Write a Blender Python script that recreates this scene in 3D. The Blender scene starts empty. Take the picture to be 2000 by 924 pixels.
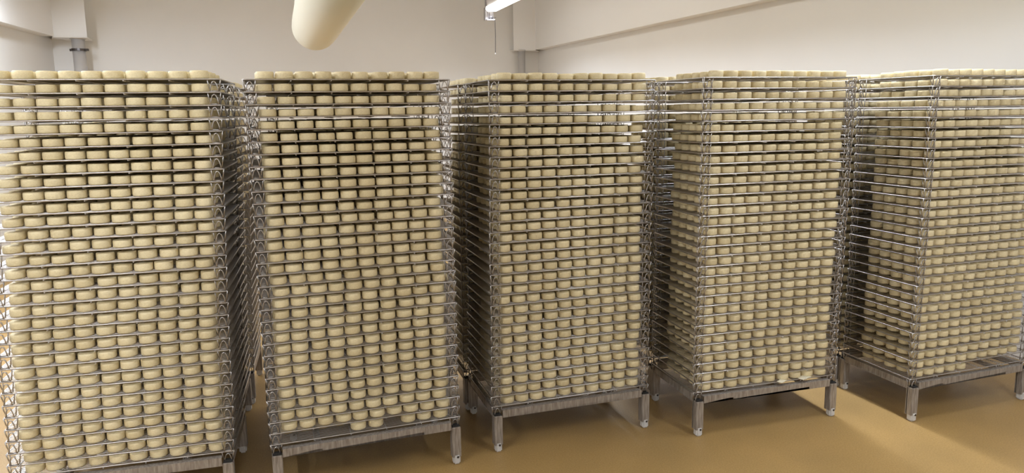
import bpy, bmesh, math, random
import numpy as np
from mathutils import Matrix, Vector
PI = math.pi
random.seed(7)
SC = bpy.context.scene
COL = SC.collection

# ------------------------------------------------------------------ camera
CAM_H, PITCH, ROLL, FPX, PY = 1.4731, 0.1516, 0.0146, 1395.63, 430.32
cd = bpy.data.cameras.new('camera')
cam = bpy.data.objects.new('camera', cd); COL.objects.link(cam)
cd.sensor_width = 36.0; cd.lens = 36.0 * FPX / 2000.0
cd.shift_y = -(462.0 - PY) / 2000.0
cd.clip_start = 0.05
cam.matrix_world = Matrix.Translation((0, 0, CAM_H)) @ Matrix.Rotation(PI/2 - PITCH, 4, 'X') @ Matrix.Rotation(-ROLL, 4, 'Z')
SC.camera = cam

# ------------------------------------------------------------------ world, exposure
w = bpy.data.worlds.new('world'); SC.world = w; w.use_nodes = True
w.node_tree.nodes['Background'].inputs[0].default_value = (0.9, 0.95, 1.0, 1)
w.node_tree.nodes['Background'].inputs[1].default_value = 0.0
SC.view_settings.view_transform = 'Standard'
SC.view_settings.look = 'None'
SC.view_settings.gamma = 1.0
SC.view_settings.use_curve_mapping = False
SC.view_settings.exposure = 0.58
LAMP_W = 18.0        # watts per 1.45 m luminaire
LAMP_COL = (0.90, 0.98, 1.10)
FILL_W = 30.0
LEFT_W = 32.0

# ------------------------------------------------------------------ materials
def mat(name, col, rough=0.5, metal=0.0):
    m = bpy.data.materials.new(name); m.use_nodes = True
    b = m.node_tree.nodes['Principled BSDF']
    b.inputs['Base Color'].default_value = (*col, 1)
    b.inputs['Roughness'].default_value = rough
    b.inputs['Metallic'].default_value = metal
    return m, m.node_tree, b
def noise_col(nt, b, c0, c1, scale, detail=4, lo=0.35, hi=0.65, vec=None, stretch=None):
    N, L = nt.nodes, nt.links
    tc = N.new('ShaderNodeTexCoord'); mp = N.new('ShaderNodeMapping')
    L.new(tc.outputs[vec or 'Object'], mp.inputs[0])
    if stretch: mp.inputs['Scale'].default_value = stretch
    nz = N.new('ShaderNodeTexNoise'); nz.inputs['Scale'].default_value = scale; nz.inputs['Detail'].default_value = detail
    L.new(mp.outputs[0], nz.inputs['Vector'])
    cr = N.new('ShaderNodeValToRGB')
    cr.color_ramp.elements[0].position = lo; cr.color_ramp.elements[0].color = (*c0, 1)
    cr.color_ramp.elements[1].position = hi; cr.color_ramp.elements[1].color = (*c1, 1)
    L.new(nz.outputs[0], cr.inputs[0]); L.new(cr.outputs[0], b.inputs['Base Color'])
    return nz, cr, mp
def bump(nt, b, hsock, strength, dist):
    bp = nt.nodes.new('ShaderNodeBump'); bp.inputs['Strength'].default_value = strength; bp.inputs['Distance'].default_value = dist
    nt.links.new(hsock, bp.inputs['Height']); nt.links.new(bp.outputs[0], b.inputs['Normal'])

M_wall, nt, b = mat('painted_wall', (0.80, 0.785, 0.74), 0.55)
nz, cr, mp = noise_col(nt, b, (0.795, 0.785, 0.77), (0.82, 0.81, 0.795), 1.2, 3); bump(nt, b, nz.outputs[0], 0.05, 0.004)
M_ceil, nt, b = mat('ceiling_paint', (0.86, 0.85, 0.82), 0.6)
M_beam, nt, b = mat('beam_panel_white', (0.84, 0.83, 0.82), 0.45)
M_floor, nt, b = mat('ochre_resin_floor', (0.30, 0.19, 0.07), 0.45)
nz, cr, mp = noise_col(nt, b, (0.305, 0.186, 0.062), (0.39, 0.247, 0.090), 160, 5)
n2 = nt.nodes.new('ShaderNodeTexNoise'); n2.inputs['Scale'].default_value = 2.5; n2.inputs['Detail'].default_value = 5
nt.links.new(mp.outputs[0], n2.inputs['Vector'])
mx = nt.nodes.new('ShaderNodeMix'); mx.data_type = 'RGBA'; mx.blend_type = 'MULTIPLY'; mx.inputs['Factor'].default_value = 1
r2 = nt.nodes.new('ShaderNodeValToRGB'); r2.color_ramp.elements[0].position = .3; r2.color_ramp.elements[0].color = (.86,.86,.86,1)
r2.color_ramp.elements[1].position = .7; r2.color_ramp.elements[1].color = (1.08,1.07,1.05,1)
nt.links.new(n2.outputs[0], r2.inputs[0]); nt.links.new(cr.outputs[0], mx.inputs['A']); nt.links.new(r2.outputs[0], mx.inputs['B'])
nt.links.new(mx.outputs['Result'], b.inputs['Base Color'])
bump(nt, b, nz.outputs[0], 0.25, 0.001)

M_steel, nt, b = mat('stainless_wire', (0.50, 0.475, 0.46), 0.36, 1.0)
M_zinc, nt, b = mat('galvanised_steel', (0.40, 0.37, 0.34), 0.5, 0.55)
nz, cr, mp = noise_col(nt, b, (0.26, 0.225, 0.19), (0.50, 0.46, 0.42), 30, 6, .32, .7, stretch=(4, 4, .5)); bump(nt, b, nz.outputs[0], 0.1, 0.001)
M_pipe, nt, b = mat('brushed_pipe', (0.60, 0.58, 0.57), 0.4, 0.25)
M_foot, nt, b = mat('white_plastic_foot', (0.62, 0.60, 0.57), 0.5)
M_dark, nt, b = mat('black_rubber', (0.015, 0.014, 0.013), 0.7)
M_bolt, nt, b = mat('dark_bolt', (0.12, 0.11, 0.11), 0.4, 1.0)
M_duct, nt, b = mat('textile_duct', (0.80, 0.78, 0.66), 0.8)
M_house, nt, b = mat('lamp_housing', (0.62, 0.60, 0.60), 0.4)
M_clear, nt, b = mat('bracket_plastic', (0.34, 0.32, 0.33), 0.35)
M_paper, nt, b = mat('pale_scrap', (0.74, 0.68, 0.52), 0.8)
M_diff, nt, b = mat('lamp_diffuser', (0.95, 0.95, 0.92), 0.5)
b.inputs['Emission Color'].default_value = (1, 0.97, 0.90, 1); b.inputs['Emission Strength'].default_value = 4.0

# fresh cheese: cream colour, slight tone change from one round to the next, fine curd grain
M_ch, nt, b = mat('fresh_cheese', (0.72, 0.62, 0.38), 0.55)
N, L = nt.nodes, nt.links
geo = N.new('ShaderNodeNewGeometry'); oi = N.new('ShaderNodeObjectInfo')
ad = N.new('ShaderNodeMath'); ad.operation = 'ADD'; L.new(geo.outputs['Random Per Island'], ad.inputs[0]); L.new(oi.outputs['Random'], ad.inputs[1])
fr = N.new('ShaderNodeMath'); fr.operation = 'FRACT'; L.new(ad.outputs[0], fr.inputs[0])
cr = N.new('ShaderNodeValToRGB')
cr.color_ramp.elements[0].color = (0.70, 0.585, 0.345, 1); cr.color_ramp.elements[1].color = (0.82, 0.705, 0.445, 1)
L.new(fr.outputs[0], cr.inputs[0])
tc = N.new('ShaderNodeTexCoord'); mp = N.new('ShaderNodeMapping'); mp.inputs['Scale'].default_value = (1, 1, 3.0)
L.new(tc.outputs['Object'], mp.inputs[0])
nz = N.new('ShaderNodeTexNoise'); nz.inputs['Scale'].default_value = 170; nz.inputs['Detail'].default_value = 4
L.new(mp.outputs[0], nz.inputs['Vector'])
r2 = N.new('ShaderNodeValToRGB'); r2.color_ramp.elements[0].position = .3; r2.color_ramp.elements[0].color = (.88,.86,.82,1)
r2.color_ramp.elements[1].position = .62; r2.color_ramp.elements[1].color = (1.03,1.03,1.03,1)
L.new(nz.outputs[0], r2.inputs[0])
mx = N.new('ShaderNodeMix'); mx.data_type = 'RGBA'; mx.blend_type = 'MULTIPLY'; mx.inputs['Factor'].default_value = 1
L.new(cr.outputs[0], mx.inputs['A']); L.new(r2.outputs[0], mx.inputs['B']); L.new(mx.outputs['Result'], b.inputs['Base Color'])
bump(nt, b, nz.outputs[0], 0.45, 0.0012)

# ------------------------------------------------------------------ helpers
def link(name, me, parent=None):
    o = bpy.data.objects.new(name, me); COL.objects.link(o)
    if parent is not None: o.parent = parent
    return o
def tag(o, label=None, cat=None, group=None, kind=None):
    if label: o['label'] = label
    if cat: o['category'] = cat
    if group: o['group'] = group
    if kind: o['kind'] = kind
    return o
def mesh(name, bm, m, smooth=False):
    me = bpy.data.meshes.new(name)
    bmesh.ops.recalc_face_normals(bm, faces=bm.faces)
    bm.to_mesh(me); bm.free(); me.materials.append(m)
    if smooth: me.polygons.foreach_set('use_smooth', [True]*len(me.polygons))
    return me
def box(bm, x0, x1, y0, y1, z0, z1, bev=0):
    vs = [bm.verts.new((x, y, z)) for x in (x0, x1) for y in (y0, y1) for z in (z0, z1)]
    f = [(0,1,3,2),(4,6,7,5),(0,4,5,1),(2,3,7,6),(0,2,6,4),(1,5,7,3)]
    fs = [bm.faces.new([vs[i] for i in q]) for q in f]
    if bev:
        es = list({e for q in fs for e in q.edges})
        bmesh.ops.bevel(bm, geom=es, offset=bev, segments=2, affect='EDGES')
def tube(bm, pts, r, n=6, closed=False, caps=True):
    pts = [Vector(p) for p in pts]; K = len(pts); rings = []
    for i in range(K):
        a = pts[i-1] if (i > 0 or closed) else pts[i]
        c = pts[(i+1) % K] if (i < K-1 or closed) else pts[i]
        d = (c - a).normalized()
        up = Vector((0,0,1)) if abs(d.z) < .9 else Vector((0,1,0))
        s = d.cross(up).normalized(); u = s.cross(d).normalized()
        rings.append([bm.verts.new(pts[i] + s*math.cos(2*PI*k/n)*r + u*math.sin(2*PI*k/n)*r) for k in range(n)])
    for i in range(K if closed else K-1):
        A, B = rings[i], rings[(i+1) % K]
        for k in range(n): bm.faces.new((A[k], A[(k+1)%n], B[(k+1)%n], B[k]))
    if caps and not closed: bm.faces.new(rings[0]); bm.faces.new(rings[-1][::-1])
def prism(bm, poly, d0, d1, axis='y'):
    # poly of (a, z) pairs, pushed along y (axis 'y': a is x) or along x (axis 'x': a is y)
    f = (lambda a, z, d: (a, d, z)) if axis == 'y' else (lambda a, z, d: (d, a, z))
    A = [bm.verts.new(f(a, z, d0)) for a, z in poly]; B = [bm.verts.new(f(a, z, d1)) for a, z in poly]
    n = len(poly)
    fa = bm.faces.new(A); fb = bm.faces.new(B[::-1])
    for i in range(n): bm.faces.new((A[i], B[i], B[(i+1)%n], A[(i+1)%n]))
    bmesh.ops.triangulate(bm, faces=[fa, fb])
ORD = ['', 'first','second','third','fourth','fifth','sixth','seventh','eighth','ninth','tenth','eleventh','twelfth','thirteenth',
 'fourteenth','fifteenth','sixteenth','seventeenth','eighteenth','nineteenth','twentieth','twenty-first','twenty-second','twenty-third',
 'twenty-fourth','twenty-fifth','twenty-sixth','twenty-seventh','twenty-eighth','twenty-ninth','thirtieth','thirty-first','thirty-second']

# ------------------------------------------------------------------ room shell
ZC, ZB = 3.157, 2.33                       # ceiling, underside of the wall beams
def slab(name, p, q, z0, z1, thick, m):
    # upright slab whose inner face runs p->q, thickness away to the left of p->q
    p, q = Vector(p), Vector(q); d = (q-p).normalized(); n = Vector((-d.y, d.x))*thick
    bm = bmesh.new(); ring = [p, q, q+n, p+n]
    A = [bm.verts.new((v.x, v.y, z0)) for v in ring]; B = [bm.verts.new((v.x, v.y, z1)) for v in ring]
    bm.faces.new(A[::-1]); bm.faces.new(B)
    for i in range(4): bm.faces.new((A[i], A[(i+1)%4], B[(i+1)%4], B[i]))
    return link(name, mesh(name, bm, m))
def along(p, yaw, t): return (p[0] + t*math.sin(yaw), p[1] - t*math.cos(yaw))     # towards the camera side
RY, LY = 0.364, 0.240
R0 = (.364, 10.38); L0 = (-4.842, 7.82)    # far ends of the beam faces
off = 0.13
RW = (R0[0] + off*math.cos(RY), R0[1] + off*math.sin(RY))
LW = (L0[0] - off*math.cos(LY), L0[1] - off*math.sin(LY))
bd = Vector((0.0, 10.42)) - Vector((-4.69, 8.26)); bd.normalize()
BW = lambda t: (0.0 + bd.x*t, 10.42 + bd.y*t)
# corners of the room where the wall lines meet the back wall
def meet(p, yaw):
    d = Vector((math.sin(yaw), -math.cos(yaw))); A = Matrix(((d.x, -bd.x), (d.y, -bd.y)))
    s = A.inverted() @ Vector((-p[0], 10.42 - p[1])); return (p[0]+d.x*s[0], p[1]+d.y*s[0])
RC = meet(RW, RY); LC = meet(LW, LY)
RE = along(RC, RY, 14.6); LE = along(LC, LY, 11.8)
s = slab('wall_back', RC, LC, 0, ZC, -0.2, M_wall); tag(s, 'plain cream painted back wall above the racks', kind='structure')
s = slab('wall_right', RC, RE, 0, ZC, 0.2, M_wall); tag(s, 'pale painted right wall running towards the camera', kind='structure')
s = slab('wall_left', LC, LE, 0, ZC, -0.2, M_wall); tag(s, 'pale painted left wall beside the leftmost rack', kind='structure')
M_grey = mat('grey_panel', (0.30, 0.30, 0.30), .6)[0]
s = slab('wall_front', RE, LE, 0, ZC, 0.2, M_grey); tag(s, 'grey panelled wall behind the camera', kind='structure')
poly = [(LC[0]-.3, LC[1]+.3), (RC[0]+.3, RC[1]+.3), (RE[0]+.3, RE[1]-.3), (LE[0]-.3, LE[1]-.3)]
for nm, z0, z1, m, lab in (('floor', -0.1, 0.0, M_floor, 'ochre brown speckled resin floor'), ('ceiling', ZC, ZC+.1, M_ceil, 'pale painted ceiling above the frame')):
    bm = bmesh.new()
    A = [bm.verts.new((x, y, z0)) for x, y in poly]; B = [bm.verts.new((x, y, z1)) for x, y in poly]
    bm.faces.new(A); bm.faces.new(B[::-1])
    for i in range(4): bm.faces.new((A[i], A[(i+1)%4], B[(i+1)%4], B[i]))
    tag(link(nm, mesh(nm, bm, m)), lab, kind='structure')
s = slab('trim_1', R0, along(R0, RY, 14.2), ZB, ZC, off, M_beam); tag(s, 'white boxed beam along the top of the right wall', kind='structure')
s = slab('trim_2', along(L0, LY, 11.4), L0, ZB, ZC, off, M_beam); tag(s, 'white boxed beam along the top of the left wall', kind='structure')
def ledge(name, pts, lab):
    bm = bmesh.new()
    A = [bm.verts.new((x, y, ZB-.012)) for x, y in pts]; B = [bm.verts.new((x, y, ZB-.003)) for x, y in pts]
    bm.faces.new(A); bm.faces.new(B[::-1]); n = len(pts)
    for i in range(n): bm.faces.new((A[i], A[(i+1)%n], B[(i+1)%n], B[i]))
    tag(link(name, mesh(name, bm, M_beam)), lab, kind='structure')
ledge('trim_5', [(.057, 10.32), (.370, 10.37), (.44, 10.59), (0.0, 10.43)], 'thin bottom plate of the right pipe casing')
ledge('trim_6', [(-4.853, 7.81), (-4.522, 7.875), (-4.68, 8.25), (-4.91, 8.16)], 'thin bottom plate of the left pipe casing')
# boxed pipe casings in both far corners
def casing(name, pts, lab):
    bm = bmesh.new()
    A = [bm.verts.new((x, y, ZB-.002)) for x, y in pts]; B = [bm.verts.new((x, y, ZC)) for x, y in pts]
    bm.faces.new(A); bm.faces.new(B[::-1]); n = len(pts)
    for i in range(n): bm.faces.new((A[i], A[(i+1)%n], B[(i+1)%n], B[i]))
    tag(link(name, mesh(name, bm, M_beam)), lab, kind='structure')
casing('trim_3', [(.057, 10.32), (.370, 10.37), RC, (.058, 10.45)], 'white pipe casing in the far right corner')
casing('trim_4', [(-4.853, 7.81), (-4.522, 7.875), (-4.750, 8.235), LC], 'white pipe casing in the far left corner')

def pipe(loc, r, lab, clampz=None):
    root = link('drain_pipe', None); root.location = (loc[0], loc[1], 0)
    tag(root, lab, 'pipe', None)
    bm = bmesh.new(); tube(bm, [(0,0,0), (0,0,ZB)], r, 20); link('pipe_body', mesh('pipe_body', bm, M_pipe, True), root)
    bm = bmesh.new(); tube(bm, [(0,0,ZB-.02), (0,0,ZB)], r*1.25, 20); link('collar', mesh('collar', bm, M_pipe, True), root)
    if clampz:
        bm = bmesh.new(); tube(bm, [(0,0,clampz-.012), (0,0,clampz+.012)], r*1.16, 20); box(bm, r, r*1.6, -.012, .012, clampz-.012, clampz+.012); box(bm, -r*1.5, -r, -.012, .012, clampz-.012, clampz+.012)
        link('pipe_clamp', mesh('pipe_clamp', bm, M_bolt), root)
pipe((.171, 10.375), .050, 'steel pipe below the casing in the far right corner')
pipe((-4.677, 7.964), .064, 'steel pipe with a clamp below the casing in the far left corner', 2.198)

# ------------------------------------------------------------------ lamps
def luminaire(p, yaw, z, lab, first=False, Lg=1.5, watts=None):
    root = link('ceiling_lamp', None); root.location = (p[0], p[1], z); root.rotation_euler = (0, 0, yaw)   # local -y runs towards the camera side
    tag(root, lab, 'lamp', 'ceiling luminaires')
    bm = bmesh.new(); prism(bm, [(-.05, .0), (-.06, .10), (-.03, .13), (.03, .13), (.06, .10), (.05, .0)], -Lg+.01, -.01)
    link('housing', mesh('housing', bm, M_house), root)
    bm = bmesh.new(); prism(bm, [(-.070, .02), (-.074, -.010), (-.055, -.035), (.055, -.035), (.074, -.010), (.070, .02)], -Lg+.03, -.03)
    link('diffuser', mesh('diffuser', bm, M_diff), root)
    for yy in (-.2, -Lg+.2):
        bm = bmesh.new(); tube(bm, [(0, yy, .12), (0, yy, ZC-z)], .006, 8); link('suspension_rod', mesh('rod', bm, M_pipe), root)
    ld = bpy.data.lights.new('lamp_light', 'AREA'); ld.shape = 'RECTANGLE'; ld.size = .12; ld.size_y = Lg-.06
    ld.energy = watts or LAMP_W; ld.color = LAMP_COL; ld.spread = 2.3 if not watts else PI
    lo = bpy.data.objects.new('lamp_light', ld); COL.objects.link(lo); lo.parent = root; lo.location = (0, -Lg/2, -.04)
    if first:
        bm = bmesh.new()
        box(bm, -.062, .050, .045, .051, -.13, ZC-z); box(bm, -.064, -.056, .045, .10, -.13, .02)
        link('end_plate', mesh('end_plate', bm, M_clear), root)
        bm = bmesh.new(); prism(bm, [(-.035, -.005), (.035, -.005), (.022, -.10), (-.02, -.10)], .030, .044)
        box(bm, -.045, .035, .025, .044, -.002, .012); box(bm, -.05, .06, .015, .044, -.135, -.122)
        link('cable_gland', mesh('cable_gland', bm, M_clear), root)
        bm = bmesh.new(); box(bm, -.015, -.005, .018, .029, -.12, -.04); box(bm, .022, .032, .015, .03, -.12, -.09); box(bm, .01, .07, .015, .022, -.105, -.098)
        link('toggle_clip', mesh('toggle_clip', bm, M_bolt), root)
LZ = 2.738
LP = (-.226, 9.21); LYAW = 0.308
for k in range(4):
    luminaire(along(LP, LYAW, k*1.74), LYAW, LZ, 'bright ceiling luminaire with a clear end bracket in front of the back wall' if k == 0 else 'suspended ceiling luminaire %s in the line over the right-hand racks' % ORD[k+1], k == 0, 1.62)
LP2 = (-4.08, 6.35)
for k in range(3):
    luminaire(along(LP2, .3, k*1.62), .3, LZ, 'suspended ceiling luminaire %s in the line beside the left wall' % ORD[k+1], watts=LEFT_W)
for n_, p_ in enumerate([(-2.0, .95), (.0, 1.1), (2.0, 1.5), (.6, -1.4)]):  # added fill lamps, out of view, to brighten the rack fronts
    luminaire(p_, .3, LZ, '%s added fill lamp overhead near the camera, out of view' % ORD[n_+1], watts=FILL_W)
# sensor rod hanging from the bracket of the visible lamp
root = link('hanging_cable', None); root.location = (-.1765, 9.215, 2.603)
tag(root, 'thin grey cable hanging straight down from the visible lamp bracket', 'cable')
bm = bmesh.new(); tube(bm, [(0, 0, 0), (.002, 0, -.2), (-.001, 0, -.40)], .0045, 8); link('cord', mesh('cord', bm, M_bolt), root)
bm = bmesh.new(); tube(bm, [(-.001, 0, -.40), (-.001, 0, -.416)], .008, 8); link('end_tip', mesh('end_tip', bm, M_pipe), root)

# ------------------------------------------------------------------ textile air duct
root = link('air_duct', None); root.location = (-1.715, 6.5, 2.23); root.rotation_euler = (0, 0, .310)
tag(root, 'cream textile air duct with a rounded end hanging from the ceiling', 'air duct')
R = .198; bm = bmesh.new(); n = 40; rings = []
prof = [(R*math.cos(a), R*1.15*math.sin(a)) for a in [PI/2*k/12 for k in range(12, -1, -1)]]
for (r, y) in prof[1:] + [(R*1.012, -.25), (R*1.0, -1.2), (R*1.01, -1.3), (R, -1.4), (R, -7.8)]:
    rings.append([bm.verts.new((r*math.cos(2*PI*k/n), y, r*math.sin(2*PI*k/n))) for k in range(n)])
tip = bm.verts.new((0, prof[0][1], 0))
for k in range(n): bm.faces.new((tip, rings[0][k], rings[0][(k+1)%n]))
for A, B in zip(rings, rings[1:]):
    for k in range(n): bm.faces.new((A[k], B[k], B[(k+1)%n], A[(k+1)%n]))
bm.faces.new(rings[-1])
link('duct_sleeve', mesh('duct_sleeve', bm, M_duct, True), root)
bm = bmesh.new(); box(bm, -.012, .012, -7.8, -1.0, R-.002, ZC-2.23)
link('suspension_strip', mesh('suspension_strip', bm, M_duct), root)

# ------------------------------------------------------------------ rack parts
PT, HB, WD, DP, NT = .045, .2034, .7153, .4196, 32
XO = .021                                   # rim overhang beyond the post centre
def rim_bm():
    bm = bmesh.new(); r = .010; x0, x1, y0, y1 = -XO, WD+XO, 0, DP; pts = []
    for cx, cy, a0 in ((x1-r, y0+r, -PI/2), (x1-r, y1-r, 0), (x0+r, y1-r, PI/2), (x0+r, y0+r, PI)):
        for k in range(4): a = a0 + PI/2*k/3; pts.append((cx+r*math.cos(a), cy+r*math.sin(a), 0))
    tube(bm, pts, .0027, 6, closed=True); return bm
def wires_bm():
    bm = bmesh.new(); n = 38
    for k in range(1, n):
        y = DP*k/n; tube(bm, [(-XO, y, .0016), (WD+XO, y, .0016)], .0012, 4, caps=False)
    return bm
def rods_bm(x):
    bm = bmesh.new(); tube(bm, [(x, -.003, -.0046), (x, DP+.003, -.0046)], .0021, 6); return bm
def leg_bm(sx, sy):
    bm = bmesh.new(); o = lambda d: -d*sy      # d: distance inwards
    yi = lambda d: d if sy < 0 else -d
    arch = [(-.0135, -PT+.004), (-.0115, -PT+.016), (-.0088, -.020), (-.0055, -.0105), (0, -.0070), (.0055, -.0105), (.0088, -.020), (.0115, -PT+.016), (.0135, -PT+.004)]
    tube(bm, [(x, yi(-.0015), z) for x, z in arch], .0022, 5)
    tube(bm, [(-.0220, yi(.003), .001), (-.0190, yi(.006), -.018), (-.0140, yi(.010), -PT+.004)], .0022, 5)
    tube(bm, [(.0220, yi(.003), .001), (.0190, yi(.006), -.018), (.0140, yi(.010), -PT+.004)], .0022, 5)
    tube(bm, [(-.0145, yi(.003), -PT+.0045), (.0145, yi(.003), -PT+.0045)], .0024, 5)
    # leg of the side face
    xs = sx*.019
    tube(bm, [(xs, yi(.024), 0), (xs*.9, yi(.018), -.024), (xs*.8, yi(.012), -PT+.004)], .0017, 5)
    return bm
RIM = mesh('rim', rim_bm(), M_steel, True)
WIRES = mesh('wire_deck', wires_bm(), M_steel, True)
RODS = [mesh('cross_rod', rods_bm((WD)*k/5), M_steel, True) for k in range(1, 5)]
LEGS = [mesh('corner_leg', leg_bm(sx, sy), M_steel, True) for sx, sy in ((-1,-1),(1,-1),(-1,1),(1,1))]
LOFF = [(0, 0), (WD, 0), (0, DP), (WD, DP)]
proto_tray = None
def make_tray():
    r = link('wire_tray', None)
    link('rim', RIM, r); d = link('wire_deck', WIRES, r); d['kind'] = 'stuff'
    for m_ in RODS: link('cross_rod', m_, r)
    for m_, (x, y) in zip(LEGS, LOFF):
        o = link('corner_leg', m_, r); o.location = (x, y, 0)
    return r
def dup(root):
    r = root.copy(); COL.objects.link(r)
    for ch in root.children:
        c = ch.copy(); COL.objects.link(c); c.parent = r
    return r

# rack base: galvanised beams, four legs with white plastic feet
ZT, ZL = .187, .165
def beam_poly(a0, a1, notch):
    zb = .154; out = [(a0, ZT), (a1, ZT), (a1, zb)]
    for c in sorted(notch, reverse=True): out += [(c+.014, zb), (c+.014, zb+.011), (c-.014, zb+.011), (c-.014, zb)]
    out.append((a0, zb)); return out
def base_meshes():
    B = {}
    bm = bmesh.new(); prism(bm, beam_poly(.021, WD-.021, (WD*.22, WD*.79)), -.014, -.011, 'y'); box(bm, .021, WD-.021, -.011, .014, ZT-.003, ZT); B['f'] = mesh('front_beam', bm, M_zinc)
    bm = bmesh.new(); prism(bm, beam_poly(.021, WD-.021, (WD*.22, WD*.79)), DP+.011, DP+.014, 'y'); box(bm, .021, WD-.021, DP-.014, DP+.011, ZT-.003, ZT); B['b'] = mesh('rear_beam', bm, M_zinc)
    bm = bmesh.new(); prism(bm, beam_poly(.019, DP-.019, ()), -.016, -.013, 'x'); box(bm, -.013, .008, .019, DP-.019, ZT-.003, ZT); box(bm, -.018, -.013, .019, DP-.019, .154, .158); B['l'] = mesh('side_beam', bm, M_zinc)
    bm = bmesh.new(); prism(bm, beam_poly(.019, DP-.019, ()), WD+.013, WD+.016, 'x'); box(bm, WD-.008, WD+.013, .019, DP-.019, ZT-.003, ZT); box(bm, WD+.013, WD+.018, .019, DP-.019, .154, .158); B['r'] = mesh('side_beam', bm, M_zinc)
    bm = bmesh.new(); box(bm, -.0195, .0195, -.017, .017, .030, ZL, .003); box(bm, -.0195, -.0165, .010, .019, .03, ZL); B['leg'] = mesh('leg', bm, M_zinc)
    bm = bmesh.new(); box(bm, -.0165, .0165, -.0145, .0145, ZL-.001, ZL+.006, .002); B['socket'] = mesh('socket', bm, M_dark)
    bm = bmesh.new(); box(bm, -.0150, .0150, -.0195, .0150, .0005, .046, .006); B['foot'] = mesh('foot', bm, M_foot, False)
    bm = bmesh.new(); tube(bm, [(.003, -.0165, .033), (.003, -.0215, .033)], .0048, 10); B['bolt'] = mesh('bolt', bm, M_bolt)
    bm = bmesh.new(); box(bm, -.010, .010, .014, DP-.014, ZT-.020, ZT-.004); B['bar'] = mesh('cross_bar', bm, M_zinc)
    bm = bmesh.new(); tube(bm, [(-.013, .018, ZT-.004), (-.006, .018, ZT+.012), (0, .018, ZT-.002), (.006, .018, ZT+.012), (.013, .018, ZT-.004)], .0022, 6); B['clip'] = mesh('tray_clip', bm, M_steel)
    return B
BM_ = base_meshes()
def make_base():
    r = link('rack_base', None)
    link('front_beam', BM_['f'], r); link('rear_beam', BM_['b'], r); link('side_beam', BM_['l'], r); link('side_beam', BM_['r'], r)
    for x, y in LOFF:
        l = link('leg', BM_['leg'], r); l.location = (x, y, 0)
        if y > 0: l.rotation_euler = (0, 0, PI) if x > 0 else (0, 0, 0)
        link('socket', BM_['socket'], l)
        f = link('foot', BM_['foot'], l); f['label'] = 'white plastic foot'
        link('bolt', BM_['bolt'], l)
    for x in (WD*.22, WD*.79):
        c = link('cross_bar', BM_['bar'], r); c.location = (x, 0, 0)
        k = link('tray_clip', BM_['clip'], c)
    return r

# ------------------------------------------------------------------ cheese shapes
def cheese_arrays(seg, prof, rng, wob):
    """rounds: profile (r, z) rings around z plus cap centres; returns verts, quads/tris"""
    V = []; F = []
    ph = rng.uniform(0, 6.28, 4)
    for (r, z) in prof:
        for k in range(seg):
            a = 2*PI*k/seg
            rr = r*(1 + wob*(math.sin(2*a+ph[0]) + .6*math.sin(3*a+ph[1]) + .4*math.sin(7*a+ph[2]+z*200)))
            V.append((rr*math.cos(a), rr*math.sin(a), z + wob*.03*math.sin(2*a+ph[3])*(1 if z > .01 else 0)))
    R = len(prof)
    for i in range(R-1):
        for k in range(seg):
            F.append((i*seg+k, i*seg+(k+1)%seg, (i+1)*seg+(k+1)%seg, (i+1)*seg+k))
    F.append(tuple(range(seg))[::-1]); F.append(tuple((R-1)*seg+k for k in range(seg)))
    return V, F
RC_, HC = .0312, .0270
PROF_HI = [(.0288, 0), (.0304, .0012), (.0311, .005), (.0312, .012), (.0311, .018), (.0308, .0236), (.0298, .0262), (.0280, .0270)]
PROF_MID = [(.0292, 0), (.0309, .004), (.0311, .018), (.0306, .0245), (.0284, .0270)]
PROF_LO = [(.0305, 0), (.0305, .0268)]
rng = np.random.default_rng(3)
def to_mesh(name, V, F, m, sharp=False):
    me = bpy.data.meshes.new(name); me.from_pydata(V, [], F); me.materials.append(m)
    me.polygons.foreach_set('use_smooth', [True]*len(me.polygons)); me.update(); return me
HI = [to_mesh('cheese_round', *cheese_arrays(32, PROF_HI, rng, .006), M_ch) for _ in range(6)]

# ------------------------------------------------------------------ racks
RACKS = [  # x, y, yaw, lean x, lean y at the top
 (-1.7920, 2.3897, .2496, .0639, -.0236), (-.9281, 2.6160, .3296, -.0044, -.0133), (-.0762, 2.9511, .3108, .0124, -.0017),
 (.8318, 3.0733, .2722, -.0099, -.0686), (1.8725, 3.1958, .3253, -.0156, -.0418)]
RN = ['leftmost rack', 'second rack from the left', 'middle rack', 'second rack from the right', 'rightmost rack']
def project(x, y, z):
    z = z-CAM_H; c, s = math.cos(PITCH), math.sin(PITCH); d = y*c - z*s; u = y*s + z*c
    X, Y = x/d, u/d; cr, sr = math.cos(ROLL), math.sin(ROLL)
    return 1000+FPX*(X*cr-Y*sr), PY-FPX*(X*sr+Y*cr)
trayP = make_tray(); used = False
baseP = make_base(); usedb = False
def dup2(root):
    r = root.copy(); COL.objects.link(r)
    for ch in root.children:
        c = ch.copy(); COL.objects.link(c); c.parent = r
        for g in ch.children:
            d = g.copy(); COL.objects.link(d); d.parent = c
    return r
cheeses = []      # (x, y, z, rot, scale h, scale r, cls, rack, level, col, row)
merged = []       # trays kept as one object (hidden rack)
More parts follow.
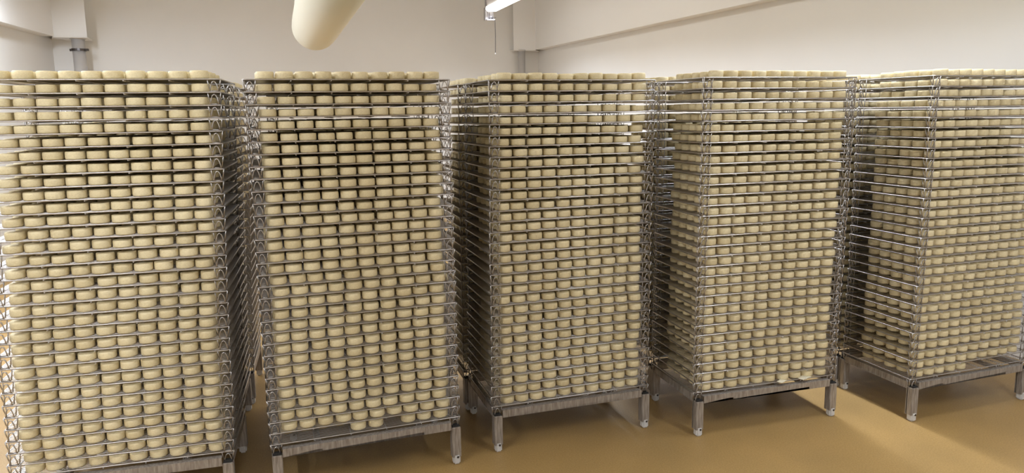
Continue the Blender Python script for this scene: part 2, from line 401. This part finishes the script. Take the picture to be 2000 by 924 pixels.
for row in (0, 1, 2):
    for ri, (bx, by, a, lx, ly) in enumerate(RACKS if row < 2 else RACKS[:1]):
        ex = Vector((math.cos(a), math.sin(a))); ey = Vector((-math.sin(a), math.cos(a)))
        org = Vector((bx, by))
        if row == 1:
            org = org + ey*(DP + (.052, .05, .055, .06, .05)[ri]) + ex*(-.025, .07, -.012, .014, -.01)[ri]
            lx, ly = lx*.8, ly*.4 + .004
        if row == 2:
            org = org + ey*((DP+.05)*2 + .04) - ex*.015
            lx, ly = lx*.9, .0
        name = RN[ri] if row == 0 else ('rear rack', 'rearmost rack')[row-1] + ' behind the ' + RN[ri]
        b_ = baseP if not usedb else dup2(baseP); usedb = True
        b_.location = (org.x, org.y, 0); b_.rotation_euler = (0, 0, a)
        tag(b_, 'galvanised base with white feet under the ' + name, 'rack base', 'rack bases')
        wx = wy = 0
        for lv in range(NT):
            k = (NT-1-lv)
            wx = wx*.75 + random.gauss(0, .0010); wy = wy*.75 + random.gauss(0, .0008)
            px = org.x + lx*k/31 + wx; py = org.y + ly*k/31 + wy; pz = HB + k*PT
            ya = a + random.gauss(0, .0015)
            if (row == 1 and ri == 1) or row == 2: merged.append((px, py, pz, ya))
            else:
                t = trayP if not used else dup(trayP); used = True
                t.location = (px, py, pz); t.rotation_euler = (0, 0, ya)
                t['label'] = 'wire tray of cheeses, %s from top, %s' % (ORD[lv+1], name)
                t['category'] = 'wire tray'; t['group'] = 'wire trays of the ' + name
            tx = Vector((math.cos(ya), math.sin(ya))); ty = Vector((-math.sin(ya), math.cos(ya)))
            ox = random.uniform(-.007, .007); pit = .0685 + random.uniform(-.0006, .0006)
            for j in range(5):
                oj = ox + random.uniform(-.004, .004) if j else ox
                oy = .0355 + j*.0705 + (0 if j == 0 else random.uniform(-.003, .003)) + random.uniform(0, .003)
                for i in range(10):
                    if row == 0 and ri == 1 and lv == 31 and j == 0 and i in (0, 1, 2, 3, 6): continue
                    if row == 0 and ri == 4 and lv == 31 and j == 0 and i > 4: continue
                    if row == 0 and ri == 1 and lv == 31 and j == 1 and i in (4, 6): continue
                    x = .0495 + i*pit + oj + random.gauss(0, .0014); y = oy + random.gauss(0, .0012)
                    if row == 0 and ri == 1 and lv == 31 and j == 0: y += .004
                    x = min(max(x, .016 if 1 < j < 4 else .036), WD - (.016 if 1 < j < 4 else .036))
                    vis = (row == 0 and (j == 0 or i == 0 or i == 9 or (lv == 0))) or (row > 0 and (i == 0 or i == 9))
                    cls = 1 if vis else 0
                    if row == 0 and j == 1: cls = 1
                    cheeses.append([px+tx.x*x+ty.x*y, py+tx.y*x+ty.y*y, pz+.0029, random.uniform(0, 6.28),
                                    random.gauss(1.0, .035), random.gauss(1.0, .012), cls, ri, lv, i, j, row])
# the 300 largest in view: single objects
cand = []
for n, c in enumerate(cheeses):
    if c[11] == 0 and c[10] == 0:
        u, v = project(c[0], c[1], c[2]+.015)
        if 12 < u < 1990 and v < 918:
            cand.append((math.dist((c[0], c[1], c[2]), (0, 0, CAM_H)), n))
cand.sort(); single = {n for _, n in cand[:300]}
for n in sorted(single):
    c = cheeses[n]
    o = link('cheese_round', HI[n % 6])
    o.location = c[:3]; o.rotation_euler = (0, 0, c[3]); o.scale = (c[5], c[5], c[4])
    i, lv, ri = c[9], c[8], c[7]
    side, num = ('right', 10-i) if ri == 0 else ('left', i+1)
    o['label'] = 'front cheese round, %s, %s tray from top, %s from %s post' % (RN[ri].replace('from the', 'from'), ORD[lv+1], ORD[num], side)
    o['category'] = 'cheese'; o['group'] = 'pale cheese rounds on the wire trays'
# everything else: one object
def bulk(seg, prof, sel, wob):
    V, F = cheese_arrays(seg, prof, rng, wob)
    V = np.array(V); n = len(V); C = np.array([c[:6] for c in sel], float)
    co, si = np.cos(C[:, 3]), np.sin(C[:, 3])
    X = V[None, :, 0]*C[:, 5:6]; Y = V[None, :, 1]*C[:, 5:6]; Z = V[None, :, 2]*C[:, 4:5]
    P = np.stack([X*co[:, None]-Y*si[:, None]+C[:, 0:1], X*si[:, None]+Y*co[:, None]+C[:, 1:2], Z+C[:, 2:3]], 2).reshape(-1, 3)
    return P, F, n, len(sel)
def build_bulk(name, parts, m):
    co = []; li = []; ls = []; lt = []; base = 0; lcount = 0
    for P, F, n, K in parts:
        co.append(P)
        fl = np.concatenate([np.array(f) for f in F]); sz = np.array([len(f) for f in F])
        offs = (np.arange(K)*n + base)[:, None]
        li.append((fl[None]+offs).ravel()); tot = np.tile(sz, K)
        st = np.concatenate([[0], np.cumsum(tot)[:-1]]) + lcount
        ls.append(st); lt.append(tot); lcount += tot.sum(); base += n*K
    co = np.concatenate(co); li = np.concatenate(li); ls = np.concatenate(ls); lt = np.concatenate(lt)
    me = bpy.data.meshes.new(name); me.vertices.add(len(co)); me.vertices.foreach_set('co', co.astype(np.float32).ravel())
    me.loops.add(len(li)); me.loops.foreach_set('vertex_index', li.astype(np.int32))
    me.polygons.add(len(ls)); me.polygons.foreach_set('loop_start', ls.astype(np.int32))
    me.polygons.foreach_set('use_smooth', np.ones(len(ls), bool))
    me.materials.append(m); me.update(calc_edges=True); me.validate()
    return me
rest = [c for n, c in enumerate(cheeses) if n not in single]
vis = [c for c in rest if c[6] == 1]; hid = [c for c in rest if c[6] == 0]
me = build_bulk('cheese_rounds', [bulk(22, PROF_MID, vis[q::5], .006) for q in range(5)] + [bulk(10, PROF_LO, hid, .004)], M_ch)
o = link('cheese_rounds', me)
tag(o, 'pale cream cheese rounds filling all other places on the wire trays', 'cheese', 'pale cheese rounds on the wire trays', 'stuff')
# trays of the hidden rack as one object
bmm = bmesh.new()
for me_, loc in [(RIM, (0, 0)), (WIRES, (0, 0))] + [(m_, (0, 0)) for m_ in RODS] + list(zip(LEGS, LOFF)):
    t_ = me_.copy(); t_.transform(Matrix.Translation((loc[0], loc[1], 0))); bmm.from_mesh(t_); bpy.data.meshes.remove(t_)
tm = bpy.data.meshes.new('one_tray'); bmm.to_mesh(tm); bmm.free()
TV = np.array([v.co[:] for v in tm.vertices]); TF = [tuple(p.vertices) for p in tm.polygons]
P = []
for (px, py, pz, ya) in merged:
    c, s_ = math.cos(ya), math.sin(ya)
    P.append(np.stack([TV[:, 0]*c-TV[:, 1]*s_+px, TV[:, 0]*s_+TV[:, 1]*c+py, TV[:, 2]+pz], 1))
me = build_bulk('wire_trays', [(np.concatenate(P), TF, len(TV), len(merged))], M_steel)
bpy.data.meshes.remove(tm)
tag(link('wire_trays', me), 'stacked wire trays of the hidden racks farthest behind the two leftmost racks', 'wire tray', None, 'stuff')

# ------------------------------------------------------------------ pale scraps on the lowest tray of the fourth rack
def scrap(x, y, yaw, sx, sy, lab, hole=False):
    bx, by, a, _, _ = RACKS[3]
    wx = bx + math.cos(a)*x - math.sin(a)*y; wy = by + math.sin(a)*x + math.cos(a)*y
    bm = bmesh.new()
    out = [(-.5, -.42), (-.1, -.5), (.15, -.44), (.5, -.5), (.46, -.05), (.5, .42), (.1, .5), (-.12, .42), (-.45, .48), (-.5, .05)]
    A = [bm.verts.new((u*sx, v*sy, 0)) for u, v in out]; B = [bm.verts.new((u*sx, v*sy, .0025)) for u, v in out]
    bm.faces.new(A[::-1]); bm.faces.new(B); n = len(out)
    for i in range(n): bm.faces.new((A[i], A[(i+1)%n], B[(i+1)%n], B[i]))
    o = link('curd_scrap', mesh('curd_scrap', bm, M_paper)); o.location = (wx, wy, HB+.0032); o.rotation_euler = (0, 0, a+yaw)
    tag(o, lab, 'scrap', 'pale scraps on the lowest tray')
scrap(.432, -.004, .5, .045, .028, 'small pale flat scrap on bottom tray edge, second rack from the right')
scrap(.560, .004, .35, .066, .036, 'larger pale flat scrap on bottom tray near right post, second rack from right')
